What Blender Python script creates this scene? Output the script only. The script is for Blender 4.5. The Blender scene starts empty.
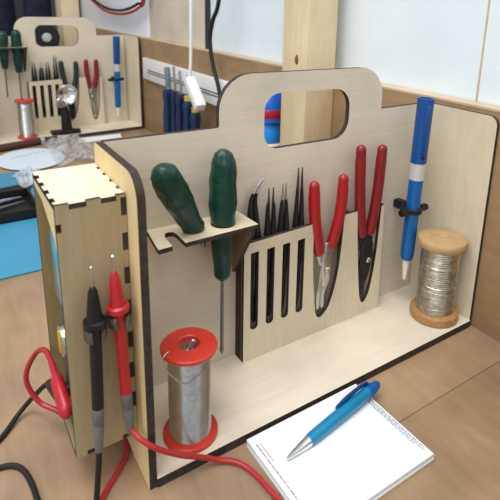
import bpy, bmesh, math, random
from mathutils import Vector, Matrix, noise
random.seed(4)
S = bpy.context.scene
C = S.collection
PI = math.pi

# ------------------------------------------------------------------ camera, world, lights
cam = bpy.data.cameras.new('camera')
camo = bpy.data.objects.new('camera', cam); C.objects.link(camo)
cam.sensor_fit = 'HORIZONTAL'; cam.sensor_width = 36.0
cam.lens = 511.733 / 500 * 36.0
cam.shift_x = (250 - 281.327) / 500; cam.shift_y = (139.771 - 250) / 500
cam.clip_start = 0.01
cam.dof.use_dof = True; cam.dof.focus_distance = 0.42; cam.dof.aperture_fstop = 18
_r = ((0.8261, -0.5628, 0.0302), (0.1213, 0.2299, 0.9656), (0.5504, 0.794, -0.2582))
camo.matrix_world = Matrix(((_r[0][0], _r[1][0], -_r[2][0], -0.0789),
                            (_r[0][1], _r[1][1], -_r[2][1], -0.3148),
                            (_r[0][2], _r[1][2], -_r[2][2], 0.2869), (0, 0, 0, 1)))
S.camera = camo

w = bpy.data.worlds.new('world'); S.world = w; w.use_nodes = True
bg = w.node_tree.nodes['Background']
bg.inputs[0].default_value = (0.90, 0.96, 1.0, 1); bg.inputs[1].default_value = 0.68

def area(name, loc, target, sx, sy, power, col):
    l = bpy.data.lights.new(name, 'AREA'); l.shape = 'RECTANGLE'; l.size = sx; l.size_y = sy
    l.energy = power; l.color = col
    o = bpy.data.objects.new(name, l); C.objects.link(o); o.location = loc
    o.rotation_euler = (Vector(target) - Vector(loc)).to_track_quat('-Z', 'Y').to_euler()
    return o
area('ceiling_tube_light', (-0.40, -0.20, 1.7), (0.1, 0.1, 0), 1.3, 0.6, 27.5, (1.0, 0.975, 0.93))
area('front_fill', (-1.3, -0.8, 1.3), (0.25, 0.0, 0.1), 1.2, 0.9, 12.5, (0.95, 0.975, 1.0))  # added fill from the front left to brighten upright faces, not a real source
S.view_settings.view_transform = 'Standard'; S.view_settings.look = 'None'
S.view_settings.gamma = 1.0; S.view_settings.use_curve_mapping = False
S.view_settings.exposure = -0.10

# ------------------------------------------------------------------ materials
def _new(name):
    m = bpy.data.materials.new(name); m.use_nodes = True
    return m, m.node_tree, m.node_tree.nodes['Principled BSDF']
def plain(name, col, rough=0.5, metal=0.0, var=0.12, scale=60, bump=0.0, spec=0.5, **kw):
    m, nt, b = _new(name)
    tc = nt.nodes.new('ShaderNodeTexCoord'); nz = nt.nodes.new('ShaderNodeTexNoise')
    nz.inputs['Scale'].default_value = scale; nz.inputs['Detail'].default_value = 4
    nt.links.new(tc.outputs['Object'], nz.inputs['Vector'])
    rp = nt.nodes.new('ShaderNodeValToRGB')
    rp.color_ramp.elements[0].position = 0.3; rp.color_ramp.elements[1].position = 0.7
    rp.color_ramp.elements[0].color = tuple(c * (1 - var) for c in col) + (1,)
    rp.color_ramp.elements[1].color = tuple(min(1, c * (1 + var)) for c in col) + (1,)
    nt.links.new(nz.outputs['Fac'], rp.inputs['Fac']); nt.links.new(rp.outputs['Color'], b.inputs['Base Color'])
    b.inputs['Roughness'].default_value = rough; b.inputs['Metallic'].default_value = metal
    b.inputs['Specular IOR Level'].default_value = spec
    for k, v in kw.items(): b.inputs[k.replace('_', ' ')].default_value = v
    if bump:
        bp = nt.nodes.new('ShaderNodeBump'); bp.inputs['Strength'].default_value = bump
        bp.inputs['Distance'].default_value = 0.0008
        nt.links.new(nz.outputs['Fac'], bp.inputs['Height']); nt.links.new(bp.outputs['Normal'], b.inputs['Normal'])
    return m
def wood(name, c1, c2, grain=(4, 90, 90), rough=0.6, blotch=0.1, spec=0.3, knot=None):
    m, nt, b = _new(name); L = nt.links.new; N = nt.nodes.new
    tc = N('ShaderNodeTexCoord'); mp = N('ShaderNodeMapping'); mp.inputs['Scale'].default_value = grain
    L(tc.outputs['Object'], mp.inputs['Vector'])
    nz = N('ShaderNodeTexNoise'); nz.inputs['Scale'].default_value = 4; nz.inputs['Detail'].default_value = 7
    nz.inputs['Roughness'].default_value = 0.65; nz.inputs['Distortion'].default_value = 0.6
    L(mp.outputs['Vector'], nz.inputs['Vector'])
    rp = N('ShaderNodeValToRGB'); rp.color_ramp.elements[0].position = 0.3; rp.color_ramp.elements[1].position = 0.72
    rp.color_ramp.elements[0].color = tuple(c2) + (1,); rp.color_ramp.elements[1].color = tuple(c1) + (1,)
    L(nz.outputs['Fac'], rp.inputs['Fac'])
    n2 = N('ShaderNodeTexNoise'); n2.inputs['Scale'].default_value = 14; n2.inputs['Detail'].default_value = 3
    L(tc.outputs['Object'], n2.inputs['Vector'])
    mr = N('ShaderNodeMapRange'); mr.inputs[1].default_value = 0.3; mr.inputs[2].default_value = 0.7
    mr.inputs[3].default_value = 1 - blotch; mr.inputs[4].default_value = 1 + blotch
    L(n2.outputs['Fac'], mr.inputs[0])
    mx = N('ShaderNodeMix'); mx.data_type = 'RGBA'; mx.blend_type = 'MULTIPLY'; mx.inputs[0].default_value = 1
    L(rp.outputs['Color'], mx.inputs[6]); L(mr.outputs[0], mx.inputs[7])
    L(mx.outputs[2], b.inputs['Base Color'])
    b.inputs['Roughness'].default_value = rough; b.inputs['Specular IOR Level'].default_value = spec
    bp = N('ShaderNodeBump'); bp.inputs['Strength'].default_value = 0.08; bp.inputs['Distance'].default_value = 0.0005
    L(nz.outputs['Fac'], bp.inputs['Height']); L(bp.outputs['Normal'], b.inputs['Normal'])
    return m
def clear_film(name, col, amount, rough=0.15):
    m = bpy.data.materials.new(name); m.use_nodes = True; nt = m.node_tree; L = nt.links.new; N = nt.nodes.new
    nt.nodes.remove(nt.nodes['Principled BSDF']); out = nt.nodes['Material Output']
    tr = N('ShaderNodeBsdfTransparent'); df = N('ShaderNodeBsdfTranslucent'); d2 = N('ShaderNodeBsdfDiffuse')
    gl = N('ShaderNodeBsdfGlossy'); gl.inputs['Roughness'].default_value = rough
    for n in (df, d2): n.inputs['Color'].default_value = col + (1,)
    a = N('ShaderNodeMixShader'); L(df.outputs[0], a.inputs[1]); L(d2.outputs[0], a.inputs[2])
    b = N('ShaderNodeMixShader'); b.inputs[0].default_value = 0.16; L(a.outputs[0], b.inputs[1]); L(gl.outputs[0], b.inputs[2])
    tc = N('ShaderNodeTexCoord'); nz = N('ShaderNodeTexNoise'); nz.inputs['Scale'].default_value = 70
    L(tc.outputs['Object'], nz.inputs['Vector'])
    mr = N('ShaderNodeMapRange'); mr.inputs[1].default_value = 0.35; mr.inputs[2].default_value = 0.65
    mr.inputs[3].default_value = max(0, amount - 0.3); mr.inputs[4].default_value = min(1, amount + 0.3)
    L(nz.outputs['Fac'], mr.inputs[0])
    c = N('ShaderNodeMixShader'); L(mr.outputs[0], c.inputs[0]); L(tr.outputs[0], c.inputs[1]); L(b.outputs[0], c.inputs[2])
    L(c.outputs[0], out.inputs['Surface'])
    return m

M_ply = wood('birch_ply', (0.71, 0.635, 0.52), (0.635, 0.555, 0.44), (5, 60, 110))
M_ply_v = wood('birch_ply_upright', (0.70, 0.61, 0.46), (0.62, 0.53, 0.385), (90, 60, 5))
M_ply_y = wood('yellow_ply', (0.80, 0.64, 0.36), (0.70, 0.54, 0.28), (60, 60, 6))
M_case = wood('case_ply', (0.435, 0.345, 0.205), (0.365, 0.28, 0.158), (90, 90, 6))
M_casetop_lit = wood('case_top_lit_ply', (0.86, 0.77, 0.57), (0.80, 0.70, 0.49), (60, 8, 60))  # lighter copy of the case ply, light from above put into the colour
M_gusset_shade = wood('gusset_shaded_ply', (0.30, 0.19, 0.115), (0.23, 0.14, 0.08), (60, 60, 8))  # bracket ply browned, its shade under the shelf put into the colour
M_backsheet_shade = wood('back_sheet_shaded_ply', (0.40, 0.30, 0.14), (0.32, 0.235, 0.10), (60, 60, 8))  # darker case ply, shade inside the open box put into the colour
M_silver = plain('satin_silver', (0.62, 0.63, 0.64), 0.35, 0.3, var=0.04)
M_blade = plain('dull_blade', (0.22, 0.22, 0.22), 0.35, 0.9)
M_film2 = clear_film('white_wrap', (0.86, 0.88, 0.90), 0.85, 0.3)
M_disc = plain('label_paper', (0.60, 0.67, 0.75), 0.6, var=0.03)
M_greyface = plain('lamp_face', (0.45, 0.47, 0.48), 0.4, var=0.2, scale=200)
M_burn = plain('laser_burnt_edge', (0.048, 0.036, 0.030), 0.75, var=0.35, scale=200, spec=0.2)
M_bench = wood('bench_ply', (0.36, 0.243, 0.148), (0.285, 0.185, 0.106), (28, 4, 28), rough=0.42, blotch=0.24, spec=0.5)
M_upst = wood('upstand_ply', (0.34, 0.22, 0.120), (0.26, 0.16, 0.082), (30, 5, 30), rough=0.55, blotch=0.12)
M_pine = wood('pine_post', (0.82, 0.69, 0.47), (0.71, 0.56, 0.35), (60, 60, 3), rough=0.5)
M_lip = wood('upstand_lip', (0.62, 0.48, 0.33), (0.5, 0.38, 0.25), (30, 4, 30))
M_white = plain('white_wall_paint', (0.74, 0.82, 0.88), 0.55, var=0.03, scale=25, bump=0.15)
M_whitep = plain('white_panel', (0.80, 0.84, 0.90), 0.35, var=0.03, scale=8)
M_cream = wood('cream_board', (0.72, 0.64, 0.53), (0.66, 0.58, 0.47), (20, 4, 20))
M_dark = plain('gap_shade', (0.03, 0.03, 0.03), 0.8)  # flat dark colour for the shade in the wall gap and rail slots
M_black = plain('black_plastic', (0.011, 0.011, 0.012), 0.45, var=0.2, spec=0.3)
M_blackr = plain('black_rubber', (0.014, 0.014, 0.015), 0.55, var=0.2, spec=0.3)
M_grey = plain('grey_sleeve', (0.13, 0.13, 0.13), 0.5)
M_steel = plain('steel', (0.55, 0.55, 0.54), 0.28, 1.0, var=0.1, scale=150)
M_chrome = plain('chrome', (0.78, 0.78, 0.78), 0.14, 1.0, var=0.04)
M_brass = plain('solder_wire', (0.52, 0.53, 0.53), 0.27, 0.95, var=0.12, scale=250, bump=0.06)
M_tinned = plain('tinned_wire', (0.56, 0.53, 0.45), 0.33, 1.0, var=0.25, scale=220, bump=0.35)
M_red = plain('red_plastic', (0.44, 0.014, 0.024), 0.35, var=0.08)
M_redspool = plain('red_spool_plastic', (0.55, 0.035, 0.02), 0.4, var=0.06)
M_redgrip = plain('red_grip', (0.36, 0.008, 0.012), 0.33, var=0.08)
M_dkredgrip = plain('dark_red_grip', (0.22, 0.007, 0.012), 0.36, var=0.1)
M_redwire = plain('red_wire', (0.42, 0.022, 0.026), 0.4, var=0.06)
M_green = plain('green_handle', (0.004, 0.040, 0.028), 0.34, var=0.3, scale=90, bump=0.9, spec=0.35)
M_bluea = plain('blue_anodised', (0.006, 0.125, 0.44), 0.3, 0.25, var=0.06)
M_bluedk = plain('dark_blue_sleeve', (0.004, 0.075, 0.29), 0.35, 0.15, var=0.06)
M_pen = plain('pen_blue', (0.0, 0.19, 0.37), 0.28, var=0.05, Coat_Weight=0.15)
M_penend = plain('pen_end_blue', (0.0, 0.09, 0.34), 0.2, var=0.08)
M_pendk = plain('pen_dark_blue', (0.0, 0.035, 0.22), 0.25, var=0.08)
M_paper = plain('white_paper', (0.80, 0.84, 0.87), 0.7, var=0.02)
M_ink = plain('dark_ink', (0.13, 0.13, 0.20), 0.8)
M_redink = plain('red_ink', (0.55, 0.16, 0.14), 0.8)
M_greyink = plain('grey_ink', (0.42, 0.46, 0.52), 0.8)
M_spoolwood = wood('turned_wood', (0.44, 0.25, 0.11), (0.33, 0.175, 0.07), (40, 40, 40), rough=0.5)
M_spoolwood2 = wood('pale_turned_wood', (0.50, 0.34, 0.175), (0.40, 0.26, 0.125), (12, 80, 80), rough=0.5)
M_mat = plain('blue_mat', (0.05, 0.27, 0.44), 0.5, var=0.06, scale=20)
M_film = clear_film('clear_film', (0.74, 0.79, 0.84), 0.5, 0.25)
M_clip = clear_film('smoky_clip', (0.12, 0.115, 0.10), 0.6)
M_navy = plain('navy_cloth', (0.012, 0.020, 0.045), 0.9, var=0.4, scale=30, bump=0.6)
M_greycloth = plain('grey_mesh_cloth', (0.17, 0.21, 0.26), 0.9, var=0.5, scale=160, bump=0.6)
M_lcd = plain('display_glass', (0.10, 0.33, 0.42), 0.15, var=0.2)
M_meter = plain('meter_green_body', (0.03, 0.07, 0.055), 0.45)
M_yellow = plain('yellow_collar', (0.60, 0.42, 0.03), 0.4)
M_drvblue = plain('driver_blue', (0.006, 0.024, 0.085), 0.35, var=0.25)
M_drvpurple = plain('driver_violet', (0.012, 0.014, 0.06), 0.35, var=0.25)
M_bottle = plain('bottle_blue', (0.01, 0.13, 0.62), 0.3)
M_cap = plain('cap_blue', (0.02, 0.26, 0.80), 0.35)
M_whitepl = plain('white_plastic', (0.80, 0.80, 0.80), 0.4, var=0.03)
M_nozzle = plain('ivory_nozzle', (0.78, 0.74, 0.66), 0.45)
M_rod = plain('dark_brown_rod', (0.06, 0.022, 0.018), 0.4)
M_far = plain('far_wall_paint', (0.10, 0.125, 0.16), 0.8)
M_floor = plain('floor_grey', (0.2, 0.2, 0.2), 0.8)

# ------------------------------------------------------------------ mesh helpers
class MB:
    def __init__(s): s.bm = bmesh.new(); s.mats = []
    def mi(s, m):
        if m not in s.mats: s.mats.append(m)
        return s.mats.index(m)
    def face(s, vs, k, smooth=True):
        try:
            f = s.bm.faces.new(vs); f.material_index = k; f.smooth = smooth; return f
        except ValueError: return None
    def box(s, a, b, m, bev=0.0, mat=None):
        x0, y0, z0 = [min(p, q) for p, q in zip(a, b)]; x1, y1, z1 = [max(p, q) for p, q in zip(a, b)]
        t = bmesh.new(); r = bmesh.ops.create_cube(t, size=1)
        for v in t.verts:
            v.co = Vector(((x0 + x1) / 2 + v.co.x * (x1 - x0), (y0 + y1) / 2 + v.co.y * (y1 - y0), (z0 + z1) / 2 + v.co.z * (z1 - z0)))
        if bev: bmesh.ops.bevel(t, geom=list(t.edges), offset=bev, segments=2, profile=0.5, affect='EDGES')
        s.merge(t, m, mat); return s
    def merge(s, t, m, mat=None, smooth=True):
        k = s.mi(m); mp = {}
        for v in t.verts: mp[v] = s.bm.verts.new(mat @ v.co if mat else v.co)
        for f in t.faces: s.face([mp[v] for v in f.verts], k, smooth)
        t.free()
    def tube(s, path, rad, m, seg=12, caps=True, flat=(1, 1), up=None, dome=False):
        P = [Vector(p) for p in path]; n = len(P)
        R = list(rad) if hasattr(rad, '__len__') else [rad] * n
        if dome:
            d0 = (P[0] - P[1]).normalized(); d1 = (P[-1] - P[-2]).normalized(); a, b = [], []
            for q in (0.9, 0.6, 0.3):
                c = math.sqrt(1 - q * q)
                a.append((P[0] + d0 * R[0] * q, R[0] * c)); b.append((P[-1] + d1 * R[-1] * q, R[-1] * c))
            P = [x[0] for x in a] + P + [x[0] for x in b[::-1]]
            R = [x[1] for x in a] + R + [x[1] for x in b[::-1]]; n = len(P)
        k = s.mi(m); T = []
        for i in range(n):
            d = P[min(i + 1, n - 1)] - P[max(i - 1, 0)]; T.append(d.normalized() if d.length > 1e-9 else Vector((0, 0, 1)))
        u = Vector(up) if up else (Vector((0, 0, 1)) if abs(T[0].z) < 0.9 else Vector((1, 0, 0)))
        rings = []
        for i in range(n):
            u = (u - T[i] * u.dot(T[i])).normalized(); v = T[i].cross(u)
            rings.append([s.bm.verts.new(P[i] + (u * math.cos(2 * PI * j / seg) * flat[0] + v * math.sin(2 * PI * j / seg) * flat[1]) * R[i]) for j in range(seg)])
        for a, b in zip(rings, rings[1:]):
            for j in range(seg): s.face([a[j], a[(j + 1) % seg], b[(j + 1) % seg], b[j]], k)
        if caps: s.face(rings[0][::-1], k); s.face(rings[-1], k)
        return s
    def lathe(s, prof, m, seg=32, mat=None, fn=None):
        """prof = [(r,z)...]; closed on the axis where r == 0"""
        k = s.mi(m); rings = []
        mat = mat or Matrix()
        for r, z in prof:
            if r < 1e-7: rings.append([s.bm.verts.new(mat @ Vector((0, 0, z)))])
            else:
                ring = []
                for j in range(seg):
                    t = 2 * PI * j / seg; q = fn(t, z, r) if fn else r
                    ring.append(s.bm.verts.new(mat @ Vector((q * math.cos(t), q * math.sin(t), z))))
                rings.append(ring)
        for a, b in zip(rings, rings[1:]):
            for j in range(seg):
                j2 = (j + 1) % seg
                if len(a) == 1 and len(b) == 1: continue
                if len(a) == 1: s.face([a[0], b[j2], b[j]], k)
                elif len(b) == 1: s.face([a[j], a[j2], b[0]], k)
                else: s.face([a[j], a[j2], b[j2], b[j]], k)
        return s
    def plate(s, outer, holes, d0, d1, axis, m, edge=None):
        """flat sheet: 2-D outline with holes, extruded from d0 to d1 along axis 'x','y' or 'z'"""
        cu = bpy.data.curves.new('t', 'CURVE'); cu.dimensions = '2D'; cu.fill_mode = 'BOTH'; cu.extrude = abs(d1 - d0) / 2
        for lp in [outer] + list(holes):
            sp = cu.splines.new('POLY'); sp.points.add(len(lp) - 1)
            for q, p in zip(sp.points, lp): q.co = (p[0], p[1], 0, 1)
            sp.use_cyclic_u = True
        o = bpy.data.objects.new('t', cu); me = bpy.data.meshes.new_from_object(o)
        t = bmesh.new(); t.from_mesh(me); bmesh.ops.remove_doubles(t, verts=t.verts, dist=1e-7)
        bmesh.ops.recalc_face_normals(t, faces=t.faces)
        k0 = s.mi(m); k1 = s.mi(edge or m); mp = {}; c = (d0 + d1) / 2
        for v in t.verts:
            a, b, h = v.co.x, v.co.y, v.co.z + c
            mp[v] = s.bm.verts.new({'x': (h, a, b), 'y': (a, h, b), 'z': (a, b, h)}[axis])
        for f in t.faces:
            s.face([mp[v] for v in f.verts], k0 if abs(f.normal.z) > 0.7 else k1, True)
        t.free(); bpy.data.objects.remove(o); bpy.data.curves.remove(cu); bpy.data.meshes.remove(me)
        return s
    def build(s, name, parent=None, origin=(0, 0, 0), ang=35):
        bm = s.bm; o3 = Vector(origin)
        for v in bm.verts: v.co -= o3
        bmesh.ops.recalc_face_normals(bm, faces=bm.faces)
        for e in bm.edges:
            if len(e.link_faces) == 2:
                if e.link_faces[0].material_index != e.link_faces[1].material_index or e.calc_face_angle(0) > math.radians(ang): e.smooth = False
        me = bpy.data.meshes.new(name); bm.to_mesh(me); bm.free()
        for m in s.mats: me.materials.append(m)
        o = bpy.data.objects.new(name, me); C.objects.link(o)
        if parent is None: o.location = o3
        else:
            o.parent = parent
        return o
def tag(o, label=None, cat=None, group=None, kind=None):
    if label: o['label'] = label
    if cat: o['category'] = cat
    if group: o['group'] = group
    if kind: o['kind'] = kind
    return o
def thing(name, label, cat, loc, group=None):
    o = bpy.data.objects.new(name, None); C.objects.link(o); o.empty_display_size = 0.01
    o.location = loc; return tag(o, label, cat, group)
def part(name, mb, root, label=None, parent=None):
    """mesh given in place; root = its thing (at an un-rotated location), parent = the part it hangs on"""
    o = mb.build(name, parent or root, root.location)
    if label: o['label'] = label
    return o
def struct(name, mb): return tag(mb.build(name), kind='structure')
def cr(pts, n=8):
    P = [Vector(p) for p in pts]; P = [P[0] * 2 - P[1]] + P + [P[-1] * 2 - P[-2]]; out = []
    for i in range(1, len(P) - 2):
        a, b, c, d = P[i - 1:i + 3]
        for k in range(n):
            t = k / n
            out.append(0.5 * (2 * b + (c - a) * t + (2 * a - 5 * b + 4 * c - d) * t * t + (3 * b - a - 3 * c + d) * t ** 3))
    out.append(P[-2]); return out
def rnd(pts, n=7):
    """polygon with per-corner radius (x, y, r) -> outline"""
    out = []; N = len(pts)
    for i, p in enumerate(pts):
        r = p[2] if len(p) > 2 else 0; v = Vector(p[:2])
        if not r: out.append(v[:]); continue
        a = (Vector(pts[i - 1][:2]) - v).normalized(); b = (Vector(pts[(i + 1) % N][:2]) - v).normalized()
        half = a.angle(b) / 2; d = r / math.tan(half); c = v + (a + b).normalized() * (r / math.sin(half))
        s, e = v + a * d - c, v + b * d - c; tot = s.angle_signed(e)
        for k in range(n + 1):
            th = -tot * k / n
            out.append((c.x + s.x * math.cos(th) - s.y * math.sin(th), c.y + s.x * math.sin(th) + s.y * math.cos(th)))
    return out
def along(a, b):
    """matrix placing local z from a towards b"""
    a, b = Vector(a), Vector(b)
    return Matrix.Translation(a) @ (b - a).to_track_quat('Z', 'Y').to_matrix().to_4x4()

# ------------------------------------------------------------------ the setting
W, D, H, T = 0.3114, 0.0734, 0.20, 0.0047
mb = MB()
ys = [-0.9, -0.118, 0.50, 1.10, 1.42]
for a, b in zip(ys, ys[1:]): mb.box((-0.75, a + 0.0002, -0.022), (0.312, b - 0.0002, 0), M_bench, 0.0005)
struct('floor', MB().box((-2.5, -2.0, -0.80), (0.6, 3.6, -0.78), M_floor))
bench = mb.build('workbench', None, (-0.2, 0.2, -0.022))
tag(bench, 'brown plywood workbench top that the wooden tool totes stand on', 'workbench')
struct('trim_1', MB().box((0.312, -0.9, -0.022), (0.329, 1.42, 0.2035), M_upst, 0.0004).box((0.3118, -0.9, 0.2035), (0.329, 1.42, 0.2055), M_lip))
struct('wall_right', MB().box((0.33, -1.2, -0.78), (0.40, 0.4995, 0.9), M_white).box((0.3215, 0.5005, 0.2056), (0.40, 0.5044, 0.9), M_dark)  # solid dark strip stands in for the shade of the gap between boards
       .box((0.34, 1.40, -0.78), (0.40, 3.6, 0.9), M_far))
struct('trim_4', MB().box((0.3292, -0.0368, 0.2055), (0.331, -0.0352, 0.9), M_lip))
struct('trim_2', MB().box((0.322, 0.5045, 0.2055), (0.36, 0.773, 0.9), M_cream, 0.001))
struct('trim_3', MB().box((0.318, 0.774, 0.2055), (0.36, 1.42, 0.9), M_whitep, 0.002))
struct('wall_back', MB().box((-2.5, 3.5, -0.78), (0.6, 3.6, 1.9), M_far))
# pine posts bolted to the upstand
def post(x0, y0, y1, knot, label):
    o = MB().box((x0, y0, 0.0), (0.3118, y1, 0.80), M_pine, 0.002)
    p = thing('wooden_post', label, 'post', (x0, y0, 0), 'pine posts against the wall')
    part('timber', o, p)
    if knot:
        k = MB(); k.lathe([(0, 0.0004), (0.004, 0.0004), (0.0045, 0)], plain('knot', (0.20, 0.09, 0.035), 0.6, var=0.3, scale=300), 14,
                          Matrix.Translation((x0, *knot)) @ Matrix.Rotation(-PI / 2, 4, 'Y') @ Matrix.Diagonal((1.3, 0.8, 1, 1)))
        part('knot', k, p, 'dark round knot')
post(0.2695, 0.143, 0.192, (0.162, 0.2245), 'square pine post with a knot behind the handle of the nearer tote')
post(0.262, 1.33, 1.415, None, 'pine post at the far end behind the rear tote handle')

# ------------------------------------------------------------------ the laser-cut tote
def side_plate(x0, x1, m, r):
    o = rnd([(0.0047, 0), (0.0047, H, 0.004), (-D, H, r), (-D, 0)])
    return MB().plate(o, [], x0, x1, 'x', m, M_burn)
def make_tote(label):
    t = thing('tool_tote', label, 'tool tote', (0, 0, 0), 'laser-cut tool totes')
    hx0, hx1, hz = 0.0853, 0.2452, 0.2375
    back = rnd([(T, 0), (W - T, 0), (W - T, H), (hx1, H - 0.0005, 0.0015), (hx1, hz - 0.001, 0.026), (hx0, hz, 0.026), (hx0, H, 0.0015), (T, H)])
    hole = rnd([(0.1233, 0.1782, 0.013), (0.2078, 0.1782, 0.016), (0.2078, 0.2205, 0.016), (0.1233, 0.2215, 0.013)])
    part('back_panel', MB().plate(back, [hole], 0, T, 'y', M_ply, M_burn), t)
    part('side_panel', side_plate(0, T, M_ply_y, 0.015), t)
    part('side_panel', side_plate(W - 0.0035, W, M_ply_v, 0.008), t)
    mb = MB(); mb.plate([(T, -D - 0.0010), (W - 0.0035, -D - 0.0010), (W - 0.0035, 0), (T, 0)], [], 0, 0.0068, 'z', M_ply, M_burn)
    part('base', mb, t)
    # tool rack: front sheet with four slots and two curved cut-outs, on spacer strips
    zt = 0.108
    arcA = cr([(0.1658, 0.1125, 0), (0.1675, 0.07, 0), (0.1712, 0.034, 0), (0.1735, 0.0245, 0), (0.1775, 0.0212, 0), (0.183, 0.0247, 0), (0.1885, 0.033, 0), (0.1945, 0.055, 0), (0.1975, 0.082, 0), (0.1992, 0.1135, 0)], 5)
    arcB = cr([(0.2138, 0.1135, 0), (0.217, 0.08, 0), (0.2215, 0.042, 0), (0.2242, 0.026, 0), (0.2275, 0.0195, 0), (0.2312, 0.0205, 0), (0.2365, 0.032, 0), (0.241, 0.065, 0), (0.2432, 0.1125, 0)], 5)
    out = [(0.1000, 0.0052), (0.1000, 0.1085), (0.1015, 0.1105)] + [p[:2] for p in arcA] + [p[:2] for p in arcB] + [(0.2468, 0.1135), (0.2495, 0.0052)]
    slots = [rnd([(x + 0.0006, 0.0345, 0.0034), (x + 0.0078, 0.0345, 0.0034), (x + 0.0075, 0.1022, 0.0006), (x + 0.0003, 0.1018, 0.0006)]) for x in (0.1055, 0.1203, 0.1351, 0.1499)]
    rk = MB(); rk.plate(out[::-1], slots, -0.0125, -0.009, 'y', M_ply_v, M_burn)
    r_ = part('tool_rack', rk, t)
    for q_ in (0, 1):
        sp = MB()
        if q_ == 0: sp.plate([(0.0998, 0.0052), (0.1032, 0.0052), (0.1032, 0.1095), (0.0998, 0.1075)], [], -0.009, 0, 'y', M_case, M_burn)
        else: sp.plate([(0.206, 0.0052), (0.2115, 0.0052), (0.2105, 0.112), (0.2035, 0.112)], [], -0.009, 0, 'y', M_case, M_burn)
        part('spacer', sp, t, parent=r_)
    # screwdriver shelf with an open notch and gusset
    zs = 0.134
    sh = [(0.0300, 0), (0.0262, -0.0309), (0.0358, -0.0306), (0.0368, -0.0150), (0.0385, -0.0110), (0.0415, -0.0095), (0.0444, -0.0110), (0.0452, -0.0150), (0.0450, -0.0303), (0.1012, -0.0296), (0.1000, 0)]
    circ = lambda x, y, r: [(x + r * math.cos(2 * PI * k / 24), y + r * math.sin(2 * PI * k / 24)) for k in range(24)]
    s = MB(); s.plate(sh, [circ(0.0595, -0.0140, 0.0062), circ(0.0802, -0.0155, 0.0088)], zs - 0.0033, zs, 'z', M_ply_v, M_burn)
    sf = part('shelf', s, t)
    g = MB(); g.plate([(0, 0.1307), (-0.0285, 0.1307), (-0.0280, 0.127), (-0.003, 0.086), (0, 0.083)], [], 0.0965, 0.0995, 'x', M_gusset_shade, M_burn)
    part('shelf_bracket', g, t, parent=sf)
    # pump clip: black C-clip on a stub
    c = MB(); zc = 0.1055; cx, cy = 0.2757, -0.0195
    arc = [(cx + 0.0088 * math.cos(a), cy + 0.0088 * math.sin(a), zc) for a in [math.radians(d) for d in range(-20, 201, 20)]]
    c.tube(arc, 0.0022, M_black, 8, flat=(1.6, 1)); c.box((cx - 0.004, -0.011, zc - 0.004), (cx + 0.004, 0, zc + 0.004), M_black, 0.0008)
    c.tube(cr([(cx - 0.0088, cy - 0.003, zc), (cx - 0.0, cy - 0.0095, zc - 0.0005), (cx + 0.0088, cy - 0.003, zc)], 6), 0.0018, M_black, 8, flat=(1.5, 0.8))
    for sx in (-1, 1):
        px = cx + sx * 0.0122
        c.tube([(px - 0.005, cy - 0.003, zc), (px + 0.003, cy - 0.003, zc)], 0.0034, M_black, 12); c.tube([(px + sx * 0.002, cy - 0.003, zc), (px + sx * 0.0045, cy - 0.003, zc)], 0.003, M_black, 10)
    part('tool_clip', c, t, 'black clip that grips the blue desoldering pump')
    return t
tote = make_tote('nearer plywood tool tote with a wooden meter box on its left side')
for ch in tote.children:
    if ch.name.startswith('side_panel') and ch.name == 'side_panel': ch['label'] = 'left side panel of yellower plywood'
    elif ch.name == 'side_panel.001': ch['label'] = 'right side panel of pale plywood'

# ------------------------------------------------------------------ tools (in tote coordinates)
def lumpy(r, seed, fl=6):
    def f(t, z, r0):
        q = r0 * (1 + 0.012 * math.cos(fl * t))
        return q * (1 + (0.13 * noise.noise(Vector((math.cos(t) * 1.4 + seed, math.sin(t) * 1.4, z * 75))) + 0.035 * noise.noise(Vector((math.cos(t) * 3 + seed, math.sin(t) * 3, z * 200))))) 
    return f
def make_screwdriver(label, top, tip_len, bot, nr, group='green handled screwdrivers', split=None, blade=True):
    """handle from bot (front end of the handle) to top; blade continues past bot"""
    top, bot = Vector(top), Vector(bot); d = (bot - top).normalized(); L = (bot - top).length
    t = thing('screwdriver', label, 'screwdriver', bot, group)
    h = MB(); z = lambda u: u * L
    if split:   # handle with a waist where it passes the shelf hole
        prof = [(0, 0), (0.0045, 0.0002), (0.0062, 0.003), (0.0066, 0.009), (0.0078, z(.22)), (0.0082, z(.38)), (0.0080, z(.44)), (0.0094, z(.46)), (0.0101, z(.6)), (0.0098, z(.8)), (0.0090, z(.91)), (0.0064, z(.975)), (0.003, L), (0, L)]
    else:
        prof = [(0, 0), (0.0066, 0.0002), (0.0082, 0.003), (0.0078, z(.2)), (0.0084, z(.32)), (0.0100, z(.5)), (0.0104, z(.68)), (0.0098, z(.82)), (0.0084, z(.93)), (0.0045, z(.985)), (0.002, L), (0, L)]
    fine = []
    for (r0, z0), (r1, z1) in zip(prof, prof[1:]):
        m_ = max(1, int(abs(z1 - z0) / 0.0013)); fine += [(r0 + (r1 - r0) * i / m_, z0 + (z1 - z0) * i / m_) for i in range(m_)]
    prof = fine + [prof[-1]]
    prof = [(0.95 * r0, z0) for r0, z0 in prof]
    h.lathe(prof, M_green, 40, along(bot, top), lumpy(0, nr))
    part('handle', h, t)
    b = MB(); e = bot + d * tip_len
    b.tube([bot - d * 0.003, bot + d * (tip_len - 0.006), bot + d * (tip_len - 0.0035), e], [0.0014, 0.0014, 0.0019, 0.0007], M_blade, 10)
    part('blade', b, t); return t
sdA = make_screwdriver('green handled screwdriver leaning to the left on the nearer tote shelf', (0.0292, -0.030, 0.1885), 0.020, (0.0598, -0.0138, 0.1325), 3.1)
sdB = make_screwdriver('green handled screwdriver standing upright through the nearer tote shelf, long blade below', (0.0804, -0.0155, 0.1885), 0.064, (0.0798, -0.0155, 0.0905), 7.7, split=True)

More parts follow.
